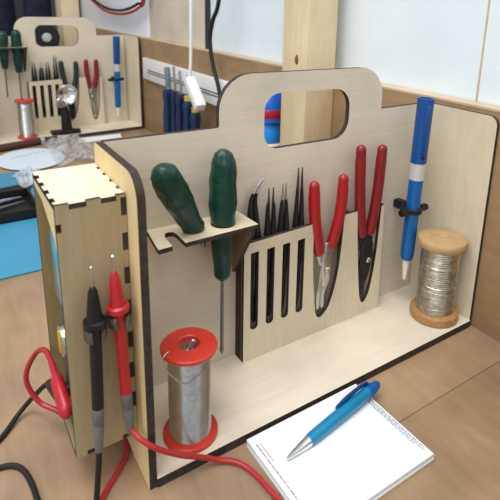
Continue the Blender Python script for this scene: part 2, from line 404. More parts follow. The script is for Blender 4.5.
def make_tweezers(label, x, ztop, gap, bend=0, tipm=M_steel, sh=0.0046):
    t = thing('tweezers', label, 'tweezers', (x, -0.0055, 0.037), 'black tweezers in the rack slots')
    y = -0.0055
    for s in (-1, 1):
        a = MB()
        P = [(x, y, 0.037), (x + s * 0.0016, y, 0.045), (x + s * 0.0026, y, 0.08), (x + s * 0.0028, y, 0.106), (x + s * 0.0026, y, 0.112)]
        R = [0.0016, 0.0018, 0.0021, 0.0024, 0.0020]
        a.tube(cr(P, 4), [R[min(4, int(i / 4))] for i in range(17)], M_black, 8, flat=(1, 1), up=(0, 1, 0))
        if bend: Q = [(x + s * 0.0026, y, 0.110), (x - 0.002 + s * 0.0026, y, 0.128), (x - 0.0022 + s * 0.0018, y, 0.142), (x + 0.001 + s * 0.0012, y, 0.150), (x + 0.0068 + s * 0.0006, y, ztop)]
        else: Q = [(x + s * 0.0026, y, 0.110), (x + s * 0.0027, y, 0.118), (x + s * (gap + 0.0006), y, 0.132), (x + s * gap, y, ztop - 0.01), (x + s * gap, y, ztop)]
        k = cr(Q, 5); n = len(k); R2 = [0.0026 * (1 - i / (n - 1)) ** 1.15 + 0.00045 for i in range(n)]
        cut = int(n * 0.62)
        a.tube(k[:cut + 1], R2[:cut + 1], M_black, 8, up=(0, 1, 0))
        arm = part('arm', a, t)
        tp = MB(); tp.tube(k[cut:], R2[cut:], tipm, 8, up=(0, 1, 0)); part('tip', tp, t, parent=arm)
    return t
M_blktip = plain('dark_steel', (0.10, 0.10, 0.10), 0.35, 0.8)
tw = [make_tweezers('black tweezers with a curved bright tip, leftmost slot of the nearer rack', 0.1135, 0.1575, 0.002, 1),
      make_tweezers('black tweezers with short straight tips, second slot from the left of the nearer rack', 0.1275, 0.149, 0.0021, 0, M_blktip),
      make_tweezers('black tweezers with short close tips, third slot from the left of the nearer rack', 0.1400, 0.150, 0.0015, 0, M_steel),
      make_tweezers('black tweezers with the longest straight tips, beside the red handled wire strippers', 0.1550, 0.161, 0.0019, 0, M_blktip)]

def make_pliers(name, label, cat, hl, hr, grip, headm, pivot, tip, gr, split, jaw, joint=0.0055):
    t = thing(name, label, cat, tip, 'pliers in the tote racks'); y = -0.0105
    for k, pts in enumerate((hl, hr)):
        h = MB(); h.tube(cr([(x, y, z) for x, z in pts], 6), [gr * (0.98 if i > 2 else 0.9) for i in range(len(pts) * 6 - 5)], grip, 14, flat=(1, 0.9), dome=True)
        part('handle', h, t)
        j = MB(); s = -1 if k == 0 else 1
        x0, z0 = pts[-1]; px, _, pz = pivot; tx, _, tz = tip
        j.tube(cr([(x0, y, z0), ((x0 + px) / 2 + s * 0.0005, y, (z0 + pz) / 2), (px - s * 0.0015, y + s * 0.0006, pz), (px - s * jaw[0], y + s * 0.0005, pz - 0.012), (tx - s * jaw[1], y, (tz + pz) / 2 - 0.004), (tx - s * jaw[2], y, tz)], 5),
               [gr * q for q in ([0.75] * 5 + [0.85] * 5 + [jaw[3]] * 5 + [jaw[3] * 0.9] * 5 + [jaw[3] * 0.75] * 5 + [jaw[3] * 0.45])], headm, 10, flat=(0.6, 1), up=(0, 1, 0))
        part('jaw', j, t)
    q = MB(); jz = pivot[2]
    q.tube([(pivot[0] + 0.0004, y - 0.0012, jz + 0.022), (pivot[0], y - 0.0016, jz + 0.014), (pivot[0], y - 0.0018, jz + 0.003), (pivot[0] - 0.0002, y - 0.0018, jz - 0.006), (pivot[0] - 0.001, y - 0.0012, jz - 0.016)],
           [joint * 0.45, joint * 0.9, joint, joint * 0.85, joint * 0.35], headm, 16, flat=(0.42, 1), up=(0, 1, 0), dome=True)
    part('joint_plate', q, t)
    p = MB(); p.lathe([(0, 0.0), (0.0026, 0.0), (0.0026, 0.0052), (0.002, 0.0058), (0, 0.0058)], M_chrome, 14, Matrix.Translation((pivot[0], y, pivot[2])) @ Matrix.Rotation(PI / 2, 4, 'X'))
    part('rivet', p, t)
    return t
plA = make_pliers('wire_stripper', 'bright red handled wire strippers with silver jaws in the nearer rack', 'wire strippers',
                  [(0.1660, 0.1445), (0.1668, 0.130), (0.1686, 0.114), (0.1714, 0.099), (0.1745, 0.0850)],
                  [(0.1968, 0.1455), (0.1966, 0.130), (0.1950, 0.114), (0.1915, 0.100), (0.1878, 0.0880)], M_redgrip, M_steel, (0.1818, 0, 0.0675), (0.1785, -0.0105, 0.029), 0.0052, True, (0.0028, 0.0024, 0.0024, 0.55), 0.0056)
plB = make_pliers('side_cutter', 'long dark red handled cutters with a black head, right end of the nearer rack', 'cutters',
                  [(0.2148, 0.1685), (0.2155, 0.148), (0.2172, 0.128), (0.2196, 0.106), (0.2228, 0.090)],
                  [(0.2400, 0.1655), (0.2394, 0.148), (0.2384, 0.128), (0.2360, 0.106), (0.2328, 0.090)], M_dkredgrip, M_black, (0.2290, 0, 0.0640), (0.2265, -0.0105, 0.0235), 0.0052, False, (0.0026, 0.0016, 0.0006, 0.85), 0.0078)
M_dkgreengrip = plain('dark_green_grip', (0.008, 0.03, 0.026), 0.4)

def make_pump(label):
    x, y = 0.2762, -0.0205
    t = thing('desoldering_pump', label, 'desoldering pump', (x, y, 0.034), 'blue desoldering pumps')
    top = (x + 0.0026, y, 0.211)
    mt = along((x - 0.0022, y, 0.034), top)
    b = MB(); b.lathe([(0, 0.0205), (0.0040, 0.0205), (0.0058, 0.0225), (0.0064, 0.027), (0.0066, 0.101), (0, 0.101)], M_bluea, 28, mt); part('barrel', b, t)
    n = MB(); n.lathe([(0, 0), (0.0019, 0), (0.0026, 0.006), (0.0036, 0.018), (0.0038, 0.0206), (0, 0.0206)], M_nozzle, 18, mt); part('nozzle', n, t, 'ivory nozzle')
    c = MB(); c.lathe([(0, 0.101), (0.0069, 0.101), (0.0069, 0.1168), (0, 0.1168)], M_silver, 28, mt); part('collar', c, t, 'silver collar')
    s = MB(); s.lathe([(0, 0.1168), (0.0072, 0.1168), (0.0074, 0.176), (0.0058, 0.176), (0.0056, 0.168), (0, 0.168)], M_bluedk, 28, mt)
    s.box((x - 0.0036, y - 0.0092, 0.158), (x + 0.0004, y - 0.0052, 0.205), M_bluedk, 0.0012); s.box((x - 0.0029, y - 0.0084, 0.156), (x - 0.0001, y - 0.0060, 0.164), M_black, 0.0006)
    part('sleeve', s, t, 'darker blue upper sleeve')
    return t
pump = make_pump('blue desoldering pump clipped upright in the nearer tote, right of the cutters')

def coil(r, z0, z1, m, seed, n=150, amp=0.00011, turns=True):
    mb = MB(); prof = [(0, z0)]
    for i in range(n + 1):
        z = z0 + (z1 - z0) * i / n
        prof.append((r + (amp if i % 2 else -amp) + 0.00018 * noise.noise(Vector((seed, z * 90, 0))), z))
    prof.append((0, z1)); return mb, prof
def make_red_spool(label):
    x, y = 0.0360, -0.0530; z = 0.0068
    t = thing('solder_spool', label, 'solder spool', (x, y, z), 'red solder spools'); mt = Matrix.Translation((x, y, z))
    f = MB(); f.lathe([(0, 0), (0.0176, 0), (0.0181, 0.0006), (0.0181, 0.0030), (0.0174, 0.0036), (0.0115, 0.0036), (0, 0.0036)], M_redspool, 48, mt); part('flange', f, t)
    g = MB(); g.lathe([(0.0070, 0.058), (0.0070, 0.0650), (0.0070, 0.0694), (0.0078, 0.0700), (0.0172, 0.0690), (0.0181, 0.0682), (0.0181, 0.0664), (0.0174, 0.0658), (0.012, 0.0656), (0.0072, 0.0656)], M_redspool, 48, mt)
    g.lathe([(0, 0.0600), (0.0072, 0.0600)], M_redspool, 32, mt)
    part('flange', g, t)
    c, prof = coil(0.0137, 0.0036, 0.0656, M_brass, 1.3); c.lathe(prof, M_brass, 56, mt); part('solder_coil', c, t, 'silver solder coil')
    wv = MB()
    P = [(x - 0.003, y + 0.001, z + 0.0615), (x + 0.001, y + 0.000, z + 0.0695), (x + 0.0035, y - 0.001, z + 0.0700), (x + 0.0025, y - 0.002, z + 0.0635)]
    wv.tube(cr(P, 8), 0.0008, M_brass, 8)
    P = [(x - 0.0145, y - 0.002, z + 0.0700), (x - 0.0182, y - 0.0035, z + 0.0690), (x - 0.0186, y - 0.0045, z + 0.0655), (x - 0.0165, y - 0.0075, z + 0.0590), (x - 0.009, y - 0.0145, z + 0.0530), (x + 0.000, y - 0.0152, z + 0.0560), (x + 0.008, y - 0.0120, z + 0.0590)]
    wv.tube(cr(P, 8), 0.00045, M_brass, 6); part('wire_end', wv, t)
    return t
rsp = make_red_spool('red spool of silver solder at the left end of the nearer tote')
# wooden spool of tinned wire
x, y, z = 0.2855, -0.0500, 0.0068
t = thing('wire_spool', 'wooden spool of tinned wire at the right end of the nearer tote', 'wire spool', (x, y, z)); mt = Matrix.Translation((x, y, z))
f = MB(); f.lathe([(0, 0), (0.0206, 0), (0.0220, 0.0015), (0.0223, 0.0045), (0.0218, 0.0078), (0.0204, 0.0092), (0.015, 0.0094), (0, 0.0094)], M_spoolwood, 48, mt); part('flange', f, t)
f = MB(); f.lathe([(0, 0.0722), (0.015, 0.0722), (0.0212, 0.0728), (0.0220, 0.0745), (0.0221, 0.0775), (0.0214, 0.0793), (0.0195, 0.0803), (0.0105, 0.0806), (0.0098, 0.0800), (0.0062, 0.0806), (0.0052, 0.0812), (0.003, 0.0800), (0, 0.0798)], M_spoolwood2, 48, mt); part('flange', f, t)
c, prof = coil(0.0171, 0.0094, 0.0722, M_tinned, 9.2, 60, 0.00020); c.lathe(prof, M_tinned, 56, mt); part('wire_coil', c, t, 'silver wire coil')
wv = MB()
for k in range(9):
    zz = z + 0.014 + 0.0062 * k; sl = random.uniform(-0.003, 0.003)
    wv.tube([(x + 0.0173 * math.cos(a), y + 0.0173 * math.sin(a), zz + sl * math.sin(a + k)) for a in [math.radians(q) for q in range(0, 361, 12)]], 0.00035, M_tinned, 6, caps=False)
part('loose_turns', wv, t)

# ------------------------------------------------------------------ meter box on the tote's left side (part of the tote)
bx0, bx1, by0, by1, bz0, bz1 = -0.0362, -0.0003, 0.0055, -0.0566, 0.0290, 0.1855
th = 0.003
top_n = [(-0.0294, -0.0208), (-0.0134, -0.0055)]
rz = [(bz1 - 0.0015 - 0.0104 - 0.0207 * k, bz1 - 0.0015 - 0.0207 * k) for k in range(7)]
o = [(bx0, bz0), (-0.0302, bz0), (-0.0302, bz0 + th), (-0.0220, bz0 + th), (-0.0220, bz0), (-0.0095, bz0), (-0.0095, bz0 + th), (-0.002, bz0 + th), (-0.002, bz0), (bx1, bz0)]
for a, b in rz[::-1]: o += [(bx1, a), (bx1 - th, a), (bx1 - th, b), (bx1, b)]
o += [(bx1, bz1)]
for a, b in top_n[::-1]: o += [(b, bz1), (b, bz1 - th), (a, bz1 - th), (a, bz1)]
o += [(bx0, bz1), (bx0, 0.1755), (bx0 + 0.0024, 0.1755), (bx0 + 0.0024, 0.1708), (bx0, 0.1708)]
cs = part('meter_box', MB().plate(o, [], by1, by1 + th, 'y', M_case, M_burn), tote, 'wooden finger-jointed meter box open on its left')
# top sheet with teeth
o = [(bx0 + 0.0006, by1 + th)]
for a, b in top_n: o += [(a + 0.0002, by1 + th), (a + 0.0002, by1 + 0.0003), (b - 0.0002, by1 + 0.0003), (b - 0.0002, by1 + th)]
o += [(bx1, by1 + th)]
for k in range(4):
    yy = -0.047 + 0.013 * k; o += [(bx1, yy), (bx1 - 0.0014, yy), (bx1 - 0.0014, yy + 0.005), (bx1, yy + 0.005)]
o += [(bx1, by0), (bx0, by0)]
for k in range(4):
    yy = -0.002 - 0.014 * k; o += [(bx0, yy), (bx0 + 0.0020, yy), (bx0 + 0.0020, yy - 0.0062), (bx0, yy - 0.0062)]
part('top_sheet', MB().plate(o, [], bz1 - th, bz1 - 0.0001, 'z', M_casetop_lit, M_burn), tote, 'top sheet with cut teeth, toned as lit from above', cs)
part('back_sheet', MB().plate([(bx0, bz0), (bx1, bz0), (bx1, bz1 - th), (bx0, bz1 - th)], [], by0 - th, by0, 'y', M_backsheet_shade, M_burn), tote, None, cs)
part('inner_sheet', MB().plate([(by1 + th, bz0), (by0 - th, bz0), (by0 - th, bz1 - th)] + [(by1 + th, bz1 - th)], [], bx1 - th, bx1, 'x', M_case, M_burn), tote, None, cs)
tb = MB()
for a, b in rz: tb.box((bx1 - th + 0.0002, by1 + 0.0002, a + 0.0001), (bx1 - 0.0002, by1 + th, b - 0.0001), M_burn)
part('joint_tabs', tb, tote, None, cs)
tb = MB()
for a, b in ((-0.0302, -0.0220), (-0.0095, -0.002)): tb.box((a + 0.0001, by1 + 0.0002, bz0 + 0.0001), (b - 0.0001, by1 + th, bz0 + th - 0.0001), M_burn)
part('joint_tabs', tb, tote, None, cs)
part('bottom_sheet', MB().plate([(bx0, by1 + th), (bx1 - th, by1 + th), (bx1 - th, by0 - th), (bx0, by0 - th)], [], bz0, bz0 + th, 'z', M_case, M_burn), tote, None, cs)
part('gusset', MB().plate([(by1 + th, bz1 - th), (by0 - th, bz1 - th), (by0 - th, 0.1785), (-0.020, 0.1765), (-0.050, 0.164), (by1 + th, 0.158)], [], bx0, bx0 + th, 'x', M_ply_y, M_burn), tote, None, cs)
# probe clips
pc = MB()
for px, pz in ((-0.0228, 0.1130), (-0.0098, 0.1165)):
    pc.tube([(px + 0.0052 * math.cos(a), -0.0650 + 0.0052 * math.sin(a), pz) for a in [math.radians(d) for d in range(-60, 241, 20)]], 0.0012, M_clip, 8, flat=(3.0, 0.8))
pc.box((-0.0275, -0.0602, 0.1095), (-0.0045, -0.0566, 0.1185), M_clip, 0.001)
part('probe_clip', pc, tote, 'smoky clear clip holding the two probes', cs)

# multimeter inside
t = thing('multimeter', 'dark meter with a bluish display inside the open wooden box', 'multimeter', (-0.018, -0.036, bz0 + th))
part('case', MB().box((-0.0335, -0.0530, bz0 + th), (-0.0045, -0.0260, 0.166), M_meter, 0.002), t)
part('display', MB().box((-0.0348, -0.0520, 0.122), (-0.0330, -0.0275, 0.162), M_lcd, 0.0004), t, 'pale blue display')
d = MB(); d.lathe([(0, 0), (0.0095, 0), (0.0090, 0.003), (0, 0.003)], M_steel, 28, Matrix.Translation((-0.0335, -0.0405, 0.098)) @ Matrix.Rotation(-PI / 2, 4, 'Y'))
d.box((-0.0375, -0.0415, 0.091), (-0.036, -0.0395, 0.105), M_yellow, 0.0004); part('dial', d, t, 'silver dial with a yellow pointer')
for k, (yy, zz) in enumerate(((-0.045, 0.0575), (-0.0315, 0.0575))):
    j = MB(); j.lathe([(0, 0), (0.0045, 0), (0.0042, 0.0015), (0, 0.0015)], M_red if k == 0 else M_black, 18, Matrix.Translation((-0.0335, yy, zz)) @ Matrix.Rotation(-PI / 2, 4, 'Y')); part('socket', j, t)

# ------------------------------------------------------------------ test leads
def lead(label, col, wire, tip, cone, collar, grey, bot, plug, cable):
    t = thing('test_lead', label, 'test lead', bot, 'meter test leads')
    tip, cone, collar, grey, bot = map(Vector, (tip, cone, collar, grey, bot))
    a = MB(); d = (bot - collar).normalized()
    a.tube([cone, cone.lerp(collar, .12), cone.lerp(collar, .3), cone.lerp(collar, .9), collar - d * 0.0022, collar - d * 0.0016, collar + d * 0.0012, collar + d * 0.0022, collar + d * 0.004, grey],
           [0.0016, 0.0025, 0.0030, 0.0042, 0.0044, 0.0060, 0.0060, 0.0042, 0.0032, 0.0032], col, 20)
    h = part('probe_handle', a, t)
    b = MB(); b.tube([cone.lerp(tip, -.05), cone.lerp(tip, .72), cone.lerp(tip, .78), cone.lerp(tip, .93), tip], [0.00075, 0.00075, 0.00115, 0.00115, 0.0003], M_steel, 10); part('probe_tip', b, t, 'silver probe tip', h)
    g = MB(); g.tube([grey.lerp(bot, -.02), grey, grey.lerp(bot, .35), grey.lerp(bot, .38), grey.lerp(bot, .42), bot], [0.0030, 0.0033, 0.0031, 0.0026, 0.0031, 0.0022], M_grey, 16); part('strain_relief', g, t, 'grey sleeve', h)
    c = MB(); k = cr(cable, 10); c.tube(k, 0.0017, wire, 10); part('cable', c, t)
    p = MB(); p.tube(plug[0], plug[1], col, 16, flat=(1, 0.75), up=(0, 0, 1), dome=True); p.tube(plug[2], 0.003, col, 14)
    part('plug', p, t); return t
Z = 0.0018
lead('red test lead, probe upright on the wooden meter box', M_red, M_redwire,
     (-0.0112, -0.0645, 0.1561), (-0.0112, -0.0645, 0.1456), (-0.0102, -0.0650, 0.1241), (-0.0086, -0.0650, 0.0685), (-0.0070, -0.0652, 0.040),
     ([(-0.0388, -0.0090, 0.0675), (-0.0388, -0.0160, 0.0670), (-0.0387, -0.0240, 0.0655), (-0.0385, -0.0280, 0.0640), (-0.0380, -0.0450, 0.0560)], [0.0020, 0.0025, 0.0027, 0.0050, 0.0056], [(-0.039, -0.045, 0.0575), (-0.0352, -0.045, 0.0575)]),
     [(-0.0388, -0.0100, 0.0675), (-0.0400, 0.0000, 0.0675), (-0.0440, 0.0080, 0.0620), (-0.0500, 0.0120, 0.0490), (-0.0510, 0.0110, 0.0380), (-0.0455, 0.0060, 0.0255), (-0.0380, -0.0020, 0.0220), (-0.0320, -0.0090, 0.0190), (-0.0220, -0.0150, 0.0100), (-0.0090, -0.0210, Z), (-0.0020, -0.0300, Z), (-0.0040, -0.0415, Z), (-0.0130, -0.0520, Z), (-0.0251, -0.0640, Z), (-0.037, -0.083, Z), (-0.035, -0.115, Z), (0.0, -0.150, Z), (0.045, -0.152, Z), (0.0600, -0.128, Z), (0.0600, -0.1110, Z), (0.0575, -0.0960, Z), (0.0525, -0.0865, Z + 0.001), (0.0440, -0.0800, 0.0035), (0.0310, -0.0780, 0.0115), (0.0179, -0.0780, 0.0206), (0.0040, -0.0780, 0.0330), (-0.0035, -0.0745, 0.0400), (-0.0064, -0.0690, 0.0425), (-0.0070, -0.0655, 0.0430)])
lead('black test lead, probe upright at the left on the wooden meter box', M_black, M_blackr,
     (-0.0226, -0.0648, 0.1530), (-0.0227, -0.0648, 0.1402), (-0.0227, -0.0650, 0.1193), (-0.0244, -0.0650, 0.0660), (-0.0256, -0.0652, 0.0373),
     ([(-0.0398, 0.0030, 0.0395), (-0.0390, -0.0050, 0.0440), (-0.0385, -0.0300, 0.0560)], [0.0024, 0.0042, 0.0050], [(-0.0385, -0.0305, 0.0575), (-0.0352, -0.0305, 0.0575)]),
     [(-0.0398, 0.0020, 0.0400), (-0.0420, 0.0090, 0.0340), (-0.0450, 0.0190, 0.0230), (-0.0500, 0.0280, 0.0110), (-0.0580, 0.0270, 0.0040), (-0.0710, 0.0135, Z), (-0.088, 0.002, Z), (-0.090, -0.008, Z), (-0.0745, -0.0095, Z), (-0.0660, -0.0125, Z), (-0.0610, -0.0200, Z), (-0.0585, -0.0320, Z), (-0.0575, -0.0450, Z), (-0.056, -0.064, Z), (-0.045, -0.0765, Z), (-0.0335, -0.0715, Z), (-0.0295, -0.0660, 0.0035), (-0.0272, -0.0652, 0.0200), (-0.0258, -0.0652, 0.0340), (-0.0256, -0.0652, 0.0385)])

# ------------------------------------------------------------------ notepad and pen
px0, px1, py0, py1, ph = 0.0652, 0.1630, -0.1528, -0.0778, 0.006
pad = thing('notepad', 'white paper notepad lying in front of the nearer tote', 'notepad', ((px0 + px1) / 2, (py0 + py1) / 2, 0))
mb = MB()
for k in range(6):
    j = lambda: random.uniform(-0.0003, 0.0003)
    mb.box((px0 + j(), py0 + j(), 0.001 * k), (px1 + j() - (0.0006 if k == 5 else 0), py1 + j(), 0.001 * k + 0.00095), M_paper, 0.0002)
part('sheets', mb, pad)
def dashes(mb, a, b, h, z, m, wl=(0.0015, 0.0045), gap=0.0005):
    """a line of unreadably small print from a to b, as short word strokes"""
    a, b = Vector(a), Vector(b); d = (b - a).normalized(); n = Vector((-d.y, d.x)); s = 0; L = (b - a).length; k = mb.mi(m)
    while s < L:
        e = min(L, s + random.uniform(*wl)); p, q = a + d * s, a + d * e; hh = h * random.uniform(0.8, 1.1) / 2
        c = [mb.bm.verts.new((*(p - n * hh), z)), mb.bm.verts.new((*(q - n * hh), z)), mb.bm.verts.new((*(q + n * hh), z)), mb.bm.verts.new((*(p + n * hh), z))]
        f = mb.face(c, k); s = e + gap
zt = 0.00605
for i, (x, a, b) in enumerate(((0.1604, -0.0860, -0.1460), (0.1588, -0.0880, -0.1470), (0.1572, -0.0860, -0.1400))): 
    mb = MB(); dashes(mb, (x, a), (x, b), 0.0007, zt, M_ink); part('printed_line', mb, pad, 'tiny dark print along the right edge')
mb = MB(); dashes(mb, (0.0685, -0.0845), (0.0685, -0.1515), 0.0007, zt, M_ink); part('printed_line', mb, pad, 'tiny dark print along the left edge')
mb = MB(); dashes(mb, (0.0710, -0.0850), (0.0710, -0.1015), 0.0006, zt, M_redink); part('red_print', mb, pad, 'tiny red print at the left edge')
mb = MB(); dashes(mb, (0.0712, -0.1330), (0.0712, -0.1420), 0.0006, zt, M_redink)
part('red_print', mb, pad, 'tiny red print at the left edge')

a, b = Vector((0.0777, -0.1062, 0.0085)), Vector((0.1722, -0.0915, 0.0118)); d = (b - a).normalized(); L = (b - a).length
pen = thing('ballpoint_pen', 'blue ballpoint pen with a silver tip lying on the notepad', 'pen', a); mt = along(a, b)
body = MB(); body.lathe([(0, 0.0195), (0.0038, 0.0195), (0.0042, 0.024), (0.0045, 0.045), (0.0045, 0.072), (0.0043, 0.0725), (0.0044, 0.082), (0, 0.082)], M_pen, 28, mt); part('barrel', body, pen)
c = MB(); c.lathe([(0, 0), (0.0008, 0), (0.0012, 0.002), (0.0018, 0.005), (0.0031, 0.014), (0.0038, 0.0196), (0, 0.0196)], M_chrome, 24, mt); part('tip_cone', c, pen, 'silver tip')
e = MB(); e.lathe([(0, 0.0815), (0.0044, 0.0815), (0.0043, 0.088), (0.0032, L - 0.002), (0.0015, L), (0, L)], M_penend, 24, mt); part('push_button', e, pen)
side = d.cross(Vector((0, 0, 1))).normalized() * -1; up = side.cross(d).normalized()
cl = MB(); off = (side * 0.8 + Vector((0, 0, 1)) * 0.6).normalized()
cl.tube(cr([a + d * 0.086 + off * 0.0035, a + d * 0.084 + off * 0.0056, a + d * 0.075 + off * 0.0060, a + d * 0.062 + off * 0.0058, a + d * 0.052 + off * 0.0050], 5), [0.002] * 4 + [0.0024] * 13 + [0.0021] * 3 + [0.0012], M_pendk, 12, flat=(0.6, 1.35), up=off, dome=True)
part('clip', cl, pen, 'dark blue clip')

# ------------------------------------------------------------------ the rear tote and what stands in it: copies
qx, qy, qa, qs = 0.3055, 0.7962, 0.0736, 1.0293
ca, sa = math.cos(qa), math.sin(qa)
def pose(v):
    X, Y = (v[0] - 0.31) * qs, (v[1] + 0.0734) * qs
    return (qx + X * ca - Y * sa, qy + X * sa + Y * ca, v[2] * qs)
def copy_tree(o, parent=None):
    c = o.copy(); C.objects.link(c); c.parent = parent
    for ch in list(o.children): copy_tree(ch, c)
    return c
def kids(o): return [x for x in C.objects if x.parent == o]
def to_rear(o, label, dx=(0, 0, 0)):
    c = o.copy(); C.objects.link(c)
    for ch in [x for x in list(C.objects) if x.parent == o]:
        if ch.name.startswith('meter_box'): continue
        cc = ch.copy(); C.objects.link(cc); cc.parent = c
        for g in [x for x in list(C.objects) if x.parent == ch]:
            gg = g.copy(); C.objects.link(gg); gg.parent = cc
    c.location = pose(Vector(o.location) + Vector(dx)); c.rotation_euler = (0, 0, qa); c.scale = (qs,) * 3
    c['label'] = label; return c
rt = to_rear(tote, 'rear plywood tool tote standing farther along the bench, at the upper left')
for ch in [x for x in C.objects if x.parent == rt]:
    if ch.name.startswith('shelf'): ch.location.z += 0.047
dz = 0.047
sd = make_screwdriver('', (0.0610, -0.0172, 0.1640), 0.055, (0.0600, -0.0172, 0.0925), 5.5, split=True)
r1 = to_rear(sd, 'green handled screwdriver in the rear tote shelf, the one cut by the left edge', (0, 0, dz))
for o_ in [x for x in list(C.objects) if x.parent == sd] + [sd]: bpy.data.objects.remove(o_)
to_rear(sdB, 'green handled screwdriver in the rear tote shelf, left of its handle hole', (0.0045, 0, 0.040)).scale = (qs, qs, qs * 0.85)
for k, nm in enumerate(('leftmost slot', 'second slot from the left', 'third slot from the left', 'slot beside the dark handled pliers')):
    to_rear(tw[(1, 2, 1, 3)[k]], 'dark tweezers in the rear tote rack, ' + nm, (tw[k].location.x - tw[(1, 2, 1, 3)[k]].location.x, 0, 0))
bp = make_pliers('pliers', '', 'pliers', [(0.1655, 0.1455), (0.1665, 0.130), (0.1685, 0.114), (0.1712, 0.099), (0.1752, 0.0865)],
                 [(0.1952, 0.1435), (0.1952, 0.130), (0.1938, 0.114), (0.1902, 0.100), (0.1860, 0.0885)], M_dkgreengrip, M_black, (0.1795, 0, 0.074), (0.1815, -0.0105, 0.026), 0.0054, True, (0.0028, 0.0024, 0.0012, 0.8))
to_rear(bp, 'dark green handled pliers in the rear tote rack behind the round lens')
for o_ in [x for x in list(C.objects) if x.parent == bp] + [bp]: bpy.data.objects.remove(o_)
rp = make_pliers('pliers', '', 'pliers', [(0.2165, 0.1465), (0.2165, 0.128), (0.2180, 0.110), (0.2205, 0.092)],
                 [(0.2375, 0.1455), (0.2378, 0.128), (0.2358, 0.110), (0.2315, 0.092)], M_dkredgrip, M_steel, (0.2255, 0, 0.070), (0.2295, -0.0105, 0.0235), 0.0052, False, (0.0026, 0.0014, 0.0006, 0.8))
to_rear(rp, 'dark red handled pliers in the rear tote rack')
for o_ in [x for x in list(C.objects) if x.parent == rp] + [rp]: bpy.data.objects.remove(o_)
to_rear(pump, 'blue desoldering pump clipped in the rear tote, beside its right side panel', (0.0025, 0, -0.012))
to_rear(rsp, 'red spool of solder standing in the rear tote', (0.0450, 0.003, 0)).scale = (qs, qs, qs * 1.1)

# small stand with a round lens in the rear tote
p = Vector(pose((0.1520, -0.052, 0.0068)))
t = thing('lens_stand', 'small black stand with a shiny round lens inside the rear tote', 'lens stand', p)
b = MB(); b.box(p + Vector((-0.028, -0.014, 0)), p + Vector((0.022, 0.012, 0.007)), M_black, 0.002); b.box(p + Vector((-0.012, -0.017, 0)), p + Vector((0.028, -0.006, 0.010)), M_black, 0.002); part('base', b, t)
b = MB(); b.tube([p + Vector((0.004, 0, 0.006)), p + Vector((0.003, 0, 0.045)), p + Vector((0.0, 0, 0.056))], [0.011, 0.009, 0.006], M_black, 14); part('column', b, t)
lc = p + Vector((0.010, -0.002, 0.082)); fd = (Vector((-0.08, -0.31, 0.29)) - lc).normalized(); ml = along(lc, lc + fd)
b = MB(); b.lathe([(0, -0.004), (0.012, -0.003), (0.0195, 0.003), (0.0205, 0.006), (0.0190, 0.007), (0.016, 0.004), (0.006, 0.001), (0, 0.001)], M_chrome, 32, ml); part('lens', b, t, 'shiny round lens')
b = MB(); b.tube(cr([p + Vector((0, 0, 0.054)), p + Vector((-0.012, -0.004, 0.062)), p + Vector((-0.010, -0.006, 0.073)), p + Vector((0.0, -0.002, 0.078))], 6), 0.0026, M_steel, 10); b.lathe([(0, -0.004), (0.006, -0.004), (0.006, 0.004), (0, 0.004)], M_steel, 16, Matrix.Translation(p + Vector((-0.004, -0.010, 0.066))) @ Matrix.Rotation(PI / 2, 4, 'X')); part('joint', b, t, 'silver ball joint')

# ------------------------------------------------------------------ things on the bench at the left
mb = MB(); mb.box((-0.34, 0.2372, 0), (0.055, 0.600, 0.0022), M_mat, 0.0006)
o = mb.build('bench_mat', None, (-0.14, 0.42, 0), 25); tag(o, 'bright blue work mat on the bench behind the meter box', 'mat')
t = thing('paper_disc', 'round white label disc with a line of grey print, half on the blue mat', 'disc', (0.052, 0.662, 0.0)); mt = Matrix.Translation((0.052, 0.662, 0.0024))
d = MB(); d.lathe([(0, 0), (0.0555, 0), (0.0560, 0.0005), (0.0555, 0.0010), (0, 0.0010)], M_disc, 64, mt @ Matrix.Diagonal((1, 1.22, 1, 1))); part('disc', d, t)
mb = MB(); dashes(mb, (0.020, 0.676), (0.085, 0.700), 0.005, 0.0036, M_greyink, (0.004, 0.010), 0.002); part('printed_line', mb, t, 'blurred grey print')

def crumple(name, label, cat, cx, cy, rx, ry, h, seed, m):
    t = MB(); n = 34; k = t.mi(m); g = []
    for i in range(n + 1):
        row = []
        for j in range(n + 1):
            u, v = i / n * 2 - 1, j / n * 2 - 1; q = max(0, 1 - (u * u + v * v) ** 1.2 * 0.55)
            a = Vector((u * 2.2 + seed, v * 2.2, seed)); zz = h * q * (0.45 + 0.9 * abs(noise.noise(a)) + 0.35 * abs(noise.noise(a * 2.6)))
            e = 1 + 0.18 * noise.noise(Vector((math.atan2(v, u) * 1.3, seed, 0)))
            row.append(t.bm.verts.new((cx + u * rx * e, cy + v * ry * e, 0.0032 + max(0, zz))))
        g.append(row)
    for i in range(n):
        for j in range(n): t.face([g[i][j], g[i + 1][j], g[i + 1][j + 1], g[i][j + 1]], k)
    o = t.build(name, None, (cx, cy, 0), 60); return tag(o, label, cat)
crumple('plastic_bag', 'crumpled clear plastic bag between the white disc and the nearer tote', 'plastic bag', 0.124, 0.680, 0.038, 0.085, 0.022, 2.2, M_film)
crumple('plastic_wrap', 'crumpled scrap of clear wrap behind the meter box beside the black tray', 'plastic wrap', 0.030, 0.536, 0.019, 0.040, 0.020, 5.2, M_film2)
o = MB().plate([(0.150, 0.735), (0.240, 0.742), (0.247, 0.772), (0.160, 0.772)], [], 0.0002, 0.0012, 'z', M_paper).build('paper_strip', None, (0.2, 0.75, 0)); tag(o, 'white paper strip on the bench in front of the rear tote right end', 'paper')
t = thing('metal_tipped_rod', 'dark brown rod with a shiny end in front of the rear tote', 'rod', (0.03, 0.735, 0))
